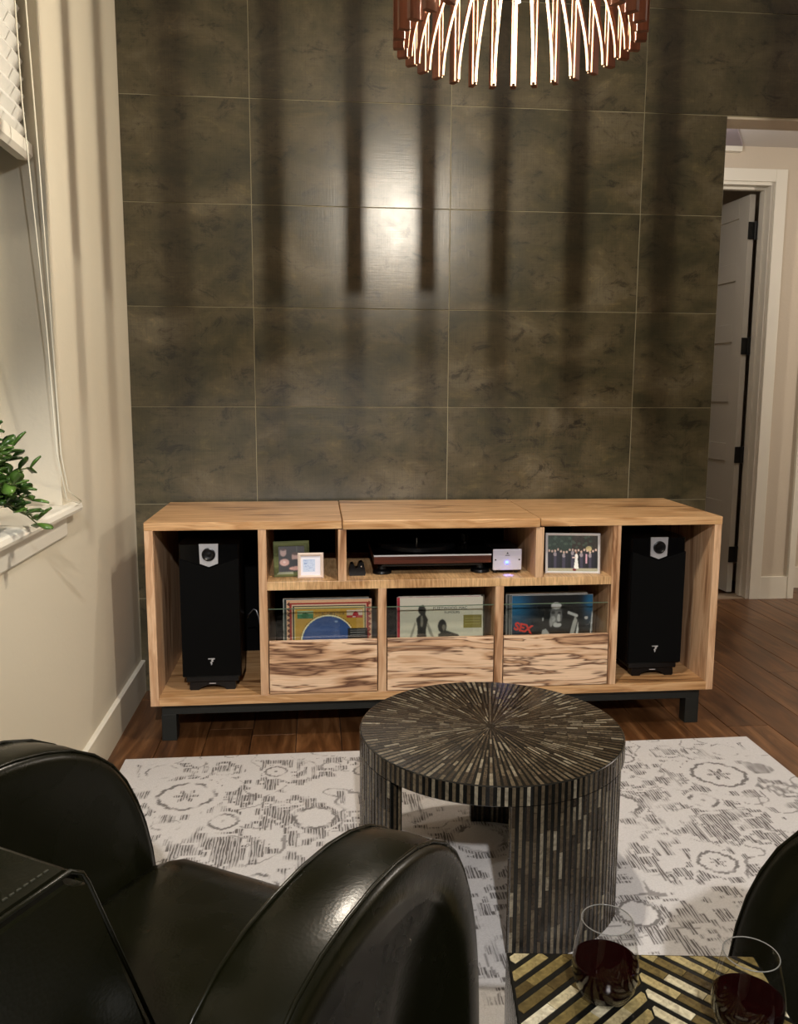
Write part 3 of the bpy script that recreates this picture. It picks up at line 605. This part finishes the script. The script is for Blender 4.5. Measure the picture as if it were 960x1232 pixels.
def ring(cu, cv, r0, r1, inner=None, ang=0):
    """outlined rosette at (cu,cv), clearing what lies under it"""
    global fill, line
    d = np.hypot((u-cu), (v-cv)*1.0); th = np.arctan2(v-cv, u-cu)
    rr = r0*(1+.035*np.cos(4*th)+.03*np.sign(np.cos(12*th))); fill = np.where(d < r0*1.42, 0, fill); line = np.where(d < r0*1.42, 0, line)
    line = np.where(np.abs(d-rr) < r1, 1, line)
    if inner == 'flower': fill = np.where(d < r0*(.34+.16*np.cos(6*th)), 1, fill)
    if inner == 'dot': line = np.where(d < r0*.18, 1, line)
    if inner == 'hatched': fill = np.where((d > r0*1.05) & (d < r0*1.40*(1+.10*np.sign(np.cos(4*th)))), 1, fill)
for a_ in ((.873, .29, .085, .006, 'flower'), (.873, 1.30, .085, .006, 'flower'), (.47, .46, .060, .006, 'hatched'), (.47, 1.50, .060, .006, 'hatched'), (.30, .16, .040, .004, 'dot'), (.74, .46, .042, .005, 'dot'), (.62, .80, .05, .005, 'flower'), (.60, .14, .035, .004, 'dot'), (0, .62, .07, .006, 'hatched'), (.92, .80, .05, .005, 'hatched'), (.32, 1.0, .05, .005, 'hatched'), (.98, .11, .05, .003, None), (.72, 1.16, .045, .005, 'dot')): ring(*a_)
wear = vn(X+9, Y+9, 30, 9)*.6+vn(X+9, Y+9, 6, 10)*.4
fill *= np.clip((wear-.22)*5, 0, 1); line *= np.clip((wear-.30)*5, 0, 1)*.9
V = np.stack([X+RX, Y, np.full_like(X, RZ)], -1).reshape(-1, 3)
i, j = np.meshgrid(np.arange(ny), np.arange(nx), indexing='ij'); a = i*(nx+1)+j
Fc = np.stack([a, a+1, a+nx+2, a+nx+1], -1).reshape(-1, 4)
me = bpy.data.meshes.new('rug'); me.from_pydata(V.tolist(), [], Fc.tolist())
at = me.color_attributes.new('art', 'FLOAT_COLOR', 'POINT')
at.data.foreach_set('color', np.stack([fill, line, np.zeros_like(fill), np.ones_like(fill)], -1).astype(np.float32).ravel())
rug = empty('rug', (0, 0, 0), label='off-white rug with worn grey damask pattern under the tables and armchairs', cat='rug')
link('pile', me, M['rug'], rug)
link('binding', box_me(RX-RW-.002, RX+RW+.002, RYF-.002, RYB+.002, .0005, RZ-.0008, .002, 1), M['rugedge'], rug)

# ---------------------------------------------------------------- round inlaid table
TR, TZ, TT = .333, .430-RZ, .048
rt = empty('round_table', (.263, -1.523, RZ), label='round drum table inlaid with a sunburst of dark shell strips', cat='table')
link('tabletop', lathe([(0, TZ-TT), (TR-.003, TZ-TT), (TR-.0012, TZ-TT+.002), (TR-.0012, TZ-.002), (TR-.003, TZ-.0006), (0, TZ-.0006)], 160), M['resin'], rt)
def wedge_bm(bm, r0, r1, a0, a1, z, h=.0006):
    q = [(r0, a0), (r1, a0), (r1, a1), (r0, a1)]; lo = []; hi = []
    for r_, t_ in q: lo.append(bm.verts.new((r_*math.cos(t_), r_*math.sin(t_), z-h))); hi.append(bm.verts.new((r_*math.cos(t_), r_*math.sin(t_), z)))
    bm.faces.new(hi)
    for k in range(4): bm.faces.new((lo[k], lo[(k+1) % 4], hi[(k+1) % 4], hi[k]))
bm = bmesh.new(); NS = 128
for s_ in range(NS):
    a0 = 2*math.pi*s_/NS; da = 2*math.pi/NS
    r_ = TR-.004
    while r_ > .02:
        L = random.uniform(.022, .06); r0 = max(r_-L, .012)
        n_div = 1 if r_ > .17 else 2 if r_ > .085 else 4      # fewer spokes towards the centre
        if s_ % n_div == 0:
            wd = min(.0086, da*n_div*r0*.58+.0006); hwid = wd/2
            bm_r = (r0+.0008, r_-.0008); ce = a0+random.uniform(-.0015, .0015)
            q = [(bm_r[0], -min(hwid, da*n_div*bm_r[0]*.29)), (bm_r[1], -hwid), (bm_r[1], hwid), (bm_r[0], min(hwid, da*n_div*bm_r[0]*.29))]
            pts = [(x_*math.cos(ce)-y_*math.sin(ce), x_*math.sin(ce)+y_*math.cos(ce)) for x_, y_ in q]
            hi = [bm.verts.new((*p, TZ)) for p in pts]; lo = [bm.verts.new((*p, TZ-.001)) for p in pts]; bm.faces.new(hi)
            for k in range(4): bm.faces.new((lo[k], lo[(k+1) % 4], hi[(k+1) % 4], hi[k]))
        r_ = r0
link('sunburst_inlay', bm_me(bm), M['shell'], rt, kind='stuff')
def strip_bm(bm, a_c, half, r_, z0, z1):
    """upright inlay strip on a cylinder, split into lengths"""
    z = z0
    while z < z1-.004:
        ze = min(z+random.uniform(.03, .10), z1); 
        if z1-ze < .012: ze = z1
        q = [(a_c-half, z+.0006), (a_c+half, z+.0006), (a_c+half, ze-.0006), (a_c-half, ze-.0006)]
        hi = [bm.verts.new((r_*math.cos(t_), r_*math.sin(t_), zz_)) for t_, zz_ in q]; rl = r_-.0012 if r_ > 0 else r_
        lo = [bm.verts.new((rl*math.cos(t_), rl*math.sin(t_), zz_)) for t_, zz_ in q]; bm.faces.new(hi)
        for k in range(4): bm.faces.new((lo[k], lo[(k+1) % 4], hi[(k+1) % 4], hi[k]))
        z = ze
bm = bmesh.new()
for s_ in range(NS): strip_bm(bm, 2*math.pi*s_/NS, .0034/TR*1.1, TR, TZ-TT+.002, TZ-.002)
link('rim_inlay', bm_me(bm), M['shell'], rt, kind='stuff')
for a0, a1 in ((-93, -33), (29, 88), (156, 215)):
    n = 40; A = np.radians(np.linspace(a0, a1, n)); ro, rin = TR-.0012, TR-.036
    poly = [(ro*math.cos(t_), ro*math.sin(t_)) for t_ in A]+[(rin*math.cos(t_), rin*math.sin(t_)) for t_ in A[::-1]]
    lg = link('leg', prism(poly, 0, TZ-TT, 'z'), M['resin'], rt)
    bm = bmesh.new(); k0 = math.ceil(math.radians(a0)/(2*math.pi/NS)); k1 = math.floor(math.radians(a1)/(2*math.pi/NS))
    for s_ in range(k0, k1+1):
        strip_bm(bm, 2*math.pi*s_/NS, .0034/TR*1.1, TR, .001, TZ-TT+.001)
        strip_bm(bm, 2*math.pi*s_/NS, .0034/TR*1.1, rin-.0006, .001, TZ-TT-.001)
    for t_ in (math.radians(a0), math.radians(a1)):     # cut ends of the leg wall
        sgn = -1 if t_ == math.radians(a0) else 1
        for rr in (rin+.008, rin+.022):
            c0 = Vector((math.cos(t_), math.sin(t_), 0)); nn = Vector((-math.sin(t_), math.cos(t_), 0))*sgn*.0008
            p = [c0*(rr-.004)+nn, c0*(rr+.004)+nn]; f4 = [bm.verts.new((p[0].x, p[0].y, .002)), bm.verts.new((p[1].x, p[1].y, .002)), bm.verts.new((p[1].x, p[1].y, TZ-TT-.002)), bm.verts.new((p[0].x, p[0].y, TZ-TT-.002))]; bm.faces.new(f4)
    link('upright_inlay', bm_me(bm), M['shell'], lg, kind='stuff')

# ---------------------------------------------------------------- square chevron table
QW, QZ = .372, .440-RZ
ang = math.radians(-6.5); ca, sa = math.cos(ang), math.sin(ang)
bx_, by_ = .1065, -2.398                                      # back-left corner at top height
qt = empty('square_table', (bx_+ca*QW/2+sa*QW/2, by_+sa*QW/2-ca*QW/2, RZ), ang, label='square side table with gold pearl chevron inlay under the wine glasses', cat='table')
H = QW/2
box('body', (-H, H, -H, H, 0, QZ-.0012), M['resin'], qt, .002)
P_, WS, SL = .0245, .0150, math.radians(43)                   # strip pitch, width, slope
def clip(poly, x0, x1, y0, y1):
    for ax, lim, sg in ((0, x0, 1), (0, x1, -1), (1, y0, 1), (1, y1, -1)):
        out = []
        for k in range(len(poly)):
            p, q_ = poly[k], poly[(k+1) % len(poly)]; dp = sg*(p[ax]-lim); dq = sg*(q_[ax]-lim)
            if dp >= 0: out.append(p)
            if (dp >= 0) != (dq >= 0): s_ = dp/(dp-dq); out.append((p[0]+(q_[0]-p[0])*s_, p[1]+(q_[1]-p[1])*s_))
        poly = out
        if len(poly) < 3: return None
    return poly
ns = 0
for sgn in (-1, 1):
    for k in range(-8, 22):
        t0 = 0
        y_at0 = -H-.15+k*P_/math.cos(SL) + (0 if sgn < 0 else .006)
        d = (sgn*math.cos(SL), -math.sin(SL)); nrm = (math.sin(SL)*sgn, math.cos(SL))
        s_ = 0.
        while s_ < .30:
            L = random.uniform(.035, .085); e = s_+L
            q = [(s_*d[0]+w_*nrm[0], y_at0+s_*d[1]+w_*nrm[1]) for s_, w_ in ((s_+.0005, -WS/2), (e-.0005, -WS/2), (e-.0005, WS/2), (s_+.0005, WS/2))]
            c_ = clip(q, .0015 if sgn > 0 else -H+.004, H-.004 if sgn > 0 else -.0015, -H+.004, H-.004)
            if c_ is not None and ns < 290:
                ar = abs(sum(c_[i][0]*c_[(i+1) % len(c_)][1]-c_[(i+1) % len(c_)][0]*c_[i][1] for i in range(len(c_))))/2
                if ar > 6e-5:
                    cx_ = sum(p[0] for p in c_)/len(c_); cy_ = sum(p[1] for p in c_)/len(c_)
                    link('inlay_strip', prism([(p[0]-cx_, p[1]-cy_) for p in c_], -.0008, .0008, 'z'), M['shell2'], qt, loc=(cx_, cy_, QZ-.0010+random.uniform(0, .0002))); ns += 1
            s_ = e
bm = bmesh.new()
for k in range(24):
    c0 = -H+.0085+k*(QW-.017)/23
    for f_ in range(4):
        z = .003
        while z < QZ-.01:
            ze = min(z+random.uniform(.04, .12), QZ-.004); rot_ = Matrix.Rotation(f_*math.pi/2, 3, 'Z')
            hi = [bm.verts.new(rot_ @ Vector((a_, -H-.0008, b_))) for a_, b_ in ((c0-.0045, z+.0006), (c0+.0045, z+.0006), (c0+.0045, ze-.0006), (c0-.0045, ze-.0006))]
            bm.faces.new(hi); z = ze
link('side_inlay', bm_me(bm), M['shell'], qt, kind='stuff')

# ---------------------------------------------------------------- wine glasses
def wineglass(x_, y_, lab, level):
    g_ = empty('wine_glass', (x_, y_, RZ+QZ), label=lab, cat='glass', group='stemless glasses of red wine')
    out = [(0, .0), (.020, 0), (.026, .002), (.034, .009), (.0415, .022), (.0455, .038), (.0460, .050), (.0445, .066), (.0410, .086), (.0365, .106), (.0345, .116)]
    #inn = [(.0337, .116), (.0357, .106), (.0402, .086), (.0437, .066), (.0452, .050), (.0447, .038), (.0405, .0230), (.0325, .0105), (.024, .0045), (0, .004)]
    o = link('bowl', lathe(out, 64), M['thinglass'], g_, smooth=True)
    link('rim', lathe([(.0345+.0008*math.cos(q), .1164+.0008*math.sin(q)) for q in np.linspace(0, 2*math.pi, 9)[:-1]], 64, True), M['rimglass'], o, smooth=True)
    wi = [(0, .004), (.0225, .0046), (.0320, .0107), (.0400, .0232), (.0441, .038), (.0447, .050), (.0443, level), (.0437, level+.0004), (.042, level-.0006), (0, level-.0006)]
    link('wine', lathe(wi, 64), M['wine'], g_, smooth=False)
    return g_
wineglass(.2215, -2.5040, 'stemless glass of red wine at the back of the chevron table, nearer the round table', .056)
wineglass(.3830, -2.5900, 'stemless glass of red wine at the right edge of the picture by the armchair', .056)

# ---------------------------------------------------------------- armchairs (local: +x = forward, +y = chair's left)
def arch(n=40, f=.40, rtop=.66, rear=-.26):
    """side outline of the arm: flat bottom, rounded front, gentle hump, sloping rear"""
    ctl = [(.378, .05), (.388, .15), (.388, .29), (.374, .42), (.340, .53), (.285, .62), (.20, .680), (.09, .708), (-.03, .708), (-.13, .685), (-.20, .63), (-.245, .53), (-.26, .38), (-.26, .20), (-.255, .05)]
    P = [Vector((a, b, 0)) for a, b in ctl]; out = []
    for i in range(len(P)-1):
        p0, p1, p2, p3 = P[max(i-1, 0)], P[i], P[i+1], P[min(i+2, len(P)-1)]
        for s_ in range(4):
            t_ = s_/4; q_ = .5*((2*p1)+(-p0+p2)*t_+(2*p0-5*p1+4*p2-p3)*t_*t_+(-p0+3*p1-3*p2+p3)*t_**3); out.append((q_.x, q_.y))
    out.append(ctl[-1]); return out
def inset(poly, d):
    c = (sum(p[0] for p in poly)/len(poly), sum(p[1] for p in poly)/len(poly)); out = []
    n = len(poly)
    for i in range(n):
        a, b, c_ = Vector(poly[max(i-1, 0)]), Vector(poly[i]), Vector(poly[min(i+1, n-1)]); tn = (c_-a).normalized(); nr = Vector((-tn.y, tn.x)); out.append((b.x+nr.x*d, max(.07, b.y+nr.y*d)))
    return out
def arm_mesh(y0, y1, outer):
    """thick arched arm: band with rounded edges, side panels sunk within the band; outer = side (+1/-1) that faces away from the seat"""
    A = arch(); bm = bmesh.new(); n = len(A)
    yo, yi = (y1, y0) if outer > 0 else (y0, y1); s = 1 if outer > 0 else -1
    rows = [(-.075, yo-s*.014), (-.070, yo-s*.002), (-.012, yo), (-.004, yo-s*.003), (0, yo-s*.012), (.003, (yo+yi)/2), (0, yi+s*.012), (-.004, yi+s*.003), (-.014, yi), (-.03, yi+s*.002)]
    R = []
    for ins, y_ in rows:
        pts = inset(A, -ins) if ins else A
        R.append([bm.verts.new((a, y_, b)) for a, b in pts])
    for r0, r1 in zip(R, R[1:]):
        for k in range(n-1): bm.faces.new((r0[k], r0[k+1], r1[k+1], r1[k]))
        bm.faces.new((r0[0], r1[0], r1[-1], r0[-1]))
    bm.faces.new(R[0]); bm.faces.new(R[-1][::-1]); return bm_me(bm)
def seam(pts, r=.0022): return tube(pts, r, 6)
def cushion(x0, x1, y0, y1, z0, z1, bev=.03, crown=.02):
    me_ = box_me(x0, x1, y0, y1, z0, z1, bev, 5); return me_
def armchair(loc, heading, lab):
    r = empty('armchair', loc, heading, label=lab, cat='armchair')
    for s in (1, -1):
        y0, y1 = (.265, .375) if s > 0 else (-.375, -.265)
        am = link('arm', arm_mesh(y0, y1, s), M['leather'], r, smooth=True)
        A = arch()
        for yy, off in ((.3665, .001), (.2735, .001)):
            link('piping', seam([(a, s*yy, b) for a, b in inset(A, -off)[6:-6:2]], .0028), M['leather'], am, smooth=True)
    # seat cushion: crowned top, rounded front
    bm = bmesh.new(); nx_, ny_ = 16, 12; X0, X1, Y = -.16, .435, .262
    def top(i, j):
        u_ = i/nx_; w_ = j/ny_*2-1; x_ = X0+(X1-X0)*u_; z_ = .415+.022*(1-w_*w_)*math.sin(math.pi*min(1, u_*.9+.1)); 
        return (x_, Y*w_*.995, z_-.02*max(0, abs(w_)-.85)/.15-.05*max(0, u_-.86)**2/.02)
    T_ = [[bm.verts.new(top(i, j)) for j in range(ny_+1)] for i in range(nx_+1)]; B_ = [[bm.verts.new((X0+(X1-.01-X0)*i/nx_, Y*(j/ny_*2-1)*.995, .26)) for j in range(ny_+1)] for i in range(nx_+1)]
    for i in range(nx_):
        for j in range(ny_): bm.faces.new((T_[i][j], T_[i+1][j], T_[i+1][j+1], T_[i][j+1])); bm.faces.new((B_[i][j], B_[i][j+1], B_[i+1][j+1], B_[i+1][j]))
    for i in range(nx_):
        bm.faces.new((T_[i][0], B_[i][0], B_[i+1][0], T_[i+1][0])); bm.faces.new((T_[i][ny_], T_[i+1][ny_], B_[i+1][ny_], B_[i][ny_]))
    for j in range(ny_):
        bm.faces.new((T_[0][j], T_[0][j+1], B_[0][j+1], B_[0][j])); bm.faces.new((T_[nx_][j], B_[nx_][j], B_[nx_][j+1], T_[nx_][j+1]))
    bmesh.ops.bevel(bm, geom=[e for e in bm.edges if len(e.link_faces) == 2 and e.calc_face_angle(0) > .9], offset=.018, segments=3, affect='EDGES')
    link('seat_cushion', bm_me(bm), M['leather'], r, smooth=True)
    link('seat_base', box_me(-.24, .37, -.262, .262, .06, .262, .012), M['leather'], r)
    # reclined back with a sharp stitched top edge
    hb = .245
    P = [(-.14, .40), (-.185, .645), (-.262, .848), (-.268, .860), (-.280, .868), (-.395, .864), (-.412, .852), (-.405, .82), (-.315, .52), (-.27, .30), (-.26, .10), (-.2, .10), (-.15, .30)]
    bm = bmesh.new(); A_ = [bm.verts.new((a, -hb, b)) for a, b in P]; B2 = [bm.verts.new((a, hb, b)) for a, b in P]
    bm.faces.new(A_); bm.faces.new(B2[::-1]); 
    for i_ in range(len(P)): bm.faces.new((A_[i_], B2[i_], B2[(i_+1) % len(P)], A_[(i_+1) % len(P)]))
    bmesh.ops.bevel(bm, geom=[e for e in bm.edges if abs(e.verts[0].co.y-e.verts[1].co.y) < 1e-6 and e.verts[0].co.z > .3], offset=.010, segments=3, affect='EDGES')
    bk = link('backrest', bm_me(bm), M['leather'], r, smooth=False)
    for s in (1, -1):
        link('piping', seam([(a, s*(hb-.001), b+.001) for a, b in P[1:8]], .0022), M['leather'], bk, smooth=True)
        bm = bmesh.new()
        for q in range(16):
            x_ = -.29-.0068*q; add_box(bm, x_, x_+.004, s*(hb-.020)-.0008, s*(hb-.020)+.0008, .8672-(.0002*q), .8688-(.0002*q))
        link('stitching', bm_me(bm), M['stitch'], bk, kind='stuff')
    for sx in (.33, -.20):
        for sy in (-.33, .33): link('foot', box_me(sx-.025, sx+.025, sy-.025, sy+.025, 0, .06, .004), M['black'], r)
    return r
armchair((-.442, -2.499, RZ), math.radians(59), 'black leather armchair at lower left facing the console')
armchair((.995, -2.505, RZ), math.radians(119), 'black leather armchair at the right edge beside the chevron table')

# ---------------------------------------------------------------- slatted pendant lamp
pd = empty('pendant_lamp', (LX, LY, 2.063), label='round walnut pendant lamp of arched slats hanging above the round table', cat='pendant lamp')
R0, NSL = .276, 32
slat_me = box_me(-.013, .013, -.0074, .0074, 0, .46, .001, 1)
prof = []
for k in range(15):
    dz = .36*k/14; prof.append((-.002-.125*(dz/.27)**1.75, dz+.003))
bm = bmesh.new(); prev = None
for (a_, z_) in prof:
    ring_ = [bm.verts.new((a_+dx, dy, z_)) for dx, dy in ((-.0045, -.0035), (.0045, -.0035), (.0045, .0035), (-.0045, .0035))]
    if prev:
        for k in range(4): bm.faces.new((prev[k], prev[(k+1) % 4], ring_[(k+1) % 4], ring_[k]))
    else: bm.faces.new(ring_)
    prev = ring_
bm.faces.new(prev[::-1]); rib_me = bm_me(bm)
for me_ in (slat_me, rib_me):
    me_.materials.append(M['slat']); me_.materials.append(M['slatlit']); me_.update()
    for p_ in me_.polygons:
        if p_.normal.x < -.6 and abs(p_.normal.y) < .3: p_.material_index = 1
for k in range(NSL):
    th = math.radians(90.5)+k*2*math.pi/NSL; c_, s_ = math.cos(th), math.sin(th)
    sl = link('slat', slat_me, None, pd, loc=(R0*c_, R0*s_, 0), rot=(0, 0, th))
    link('arched_rib', rib_me, None, pd, loc=((R0-.016)*c_, (R0-.016)*s_, 0), rot=(0, 0, th))
hoop = lathe([(R0-.013, .40), (R0-.030, .40), (R0-.030, .43), (R0-.013, .43)], 64, True)
link('hoop', hoop, M['slat'], pd)
link('spoke', box_me(-R0+.03, R0-.03, -.008, .008, .405, .425), M['slat'], pd); link('spoke', box_me(-.008, .008, -R0+.03, R0-.03, .404, .4245), M['slat'], pd)
link('lamp_stem', lathe([(0, .30), (.010, .30), (.010, .40), (.022, .403), (.022, .43), (0, .43)], 20), M['black'], pd)
for dx, dy, z in ((0, 0, 2.15), (0, 0, 2.25), (0, 0, 2.345)):
    link('filament', lathe([(0, -.010), (.003, -.009), (.003, .009), (0, .010)], 10), M['led'], pd, loc=(dx, dy, z-2.063+.014))
link('cable', tube([(0, 0, .43), (0, 0, .86)], .004, 8), M['black'], pd)
link('ceiling_rose', lathe([(0, .862), (.06, .862), (.062, .87), (.06, .886), (0, .886)], 32), M['black'], pd)

# ---------------------------------------------------------------- plant on the sill
pl = empty('potted_plant', (XL-.030, -1.585, SZ+.030), label='green jade plant with thick oval leaves on the window sill', cat='plant')
link('pot', lathe([(0, 0), (.038, 0), (.042, .004), (.052, .075), (.055, .08), (.050, .082), (.047, .072), (0, .070)], 32), M['pot'], pl, smooth=False)
link('soil', lathe([(0, .0705), (.0468, .0705), (.047, .0735), (0, .0735)], 24), M['soil'], pl)
def leaf_me():
    vs = []; n = 9; fs = []
    for i_ in range(n):
        t_ = i_/(n-1); w_ = .0135*math.sin(math.pi*min(1, t_*.92+.04))**.7*(0.55+.6*t_); x_ = .034*t_
        vs += [(x_, -w_, .001), (x_, 0, .0035*math.sin(math.pi*t_)+.002), (x_, w_, .001), (x_, 0, -.002)]
    for i_ in range(n-1):
        for k in range(4): fs.append((4*i_+k, 4*i_+(k+1) % 4, 4*i_+4+(k+1) % 4, 4*i_+4+k))
    fs += [(0, 1, 2, 3), (4*n-1, 4*n-2, 4*n-3, 4*n-4)]; return me_pd(vs, fs)
lm = leaf_me(); lm.shade_smooth(); random.seed(11)
for b_ in range(34):
    az = random.uniform(0, 2*math.pi); 
    if b_ < 26: az = random.uniform(.75, 2.1)
    el = random.uniform(.05, 1.3); L = random.uniform(.12, .22)
    d = Vector((math.cos(az)*math.cos(el), math.sin(az)*math.cos(el), math.sin(el)))
    p0 = Vector((random.uniform(-.02, .02), random.uniform(-.02, .02), .073)); pts = [p0+d*L*t_+Vector((0, 0, .05*t_-.12*t_*t_*math.cos(el))) for t_ in np.linspace(0, 1, 6)]
    pts = [Vector((max(q_.x, -.10), q_.y, max(q_.z, .02))) for q_ in pts]
    link('stem', tube(pts, .0028, 6, .0016), M['stem'], pl, smooth=True)
    for k, tt_ in enumerate((.45, .62, .78, .9, 1.)):
        q_ = pts[min(5, int(tt_*5))]
        for s_ in (-1, 1):
            rx = random.uniform(-.5, .5); o = link('leaf', lm, M['leaf'], pl, loc=q_, rot=(rx, random.uniform(-.9, .5), az+s_*random.uniform(.6, 1.5)))
            o.scale = (random.uniform(.95, 1.4),)*3
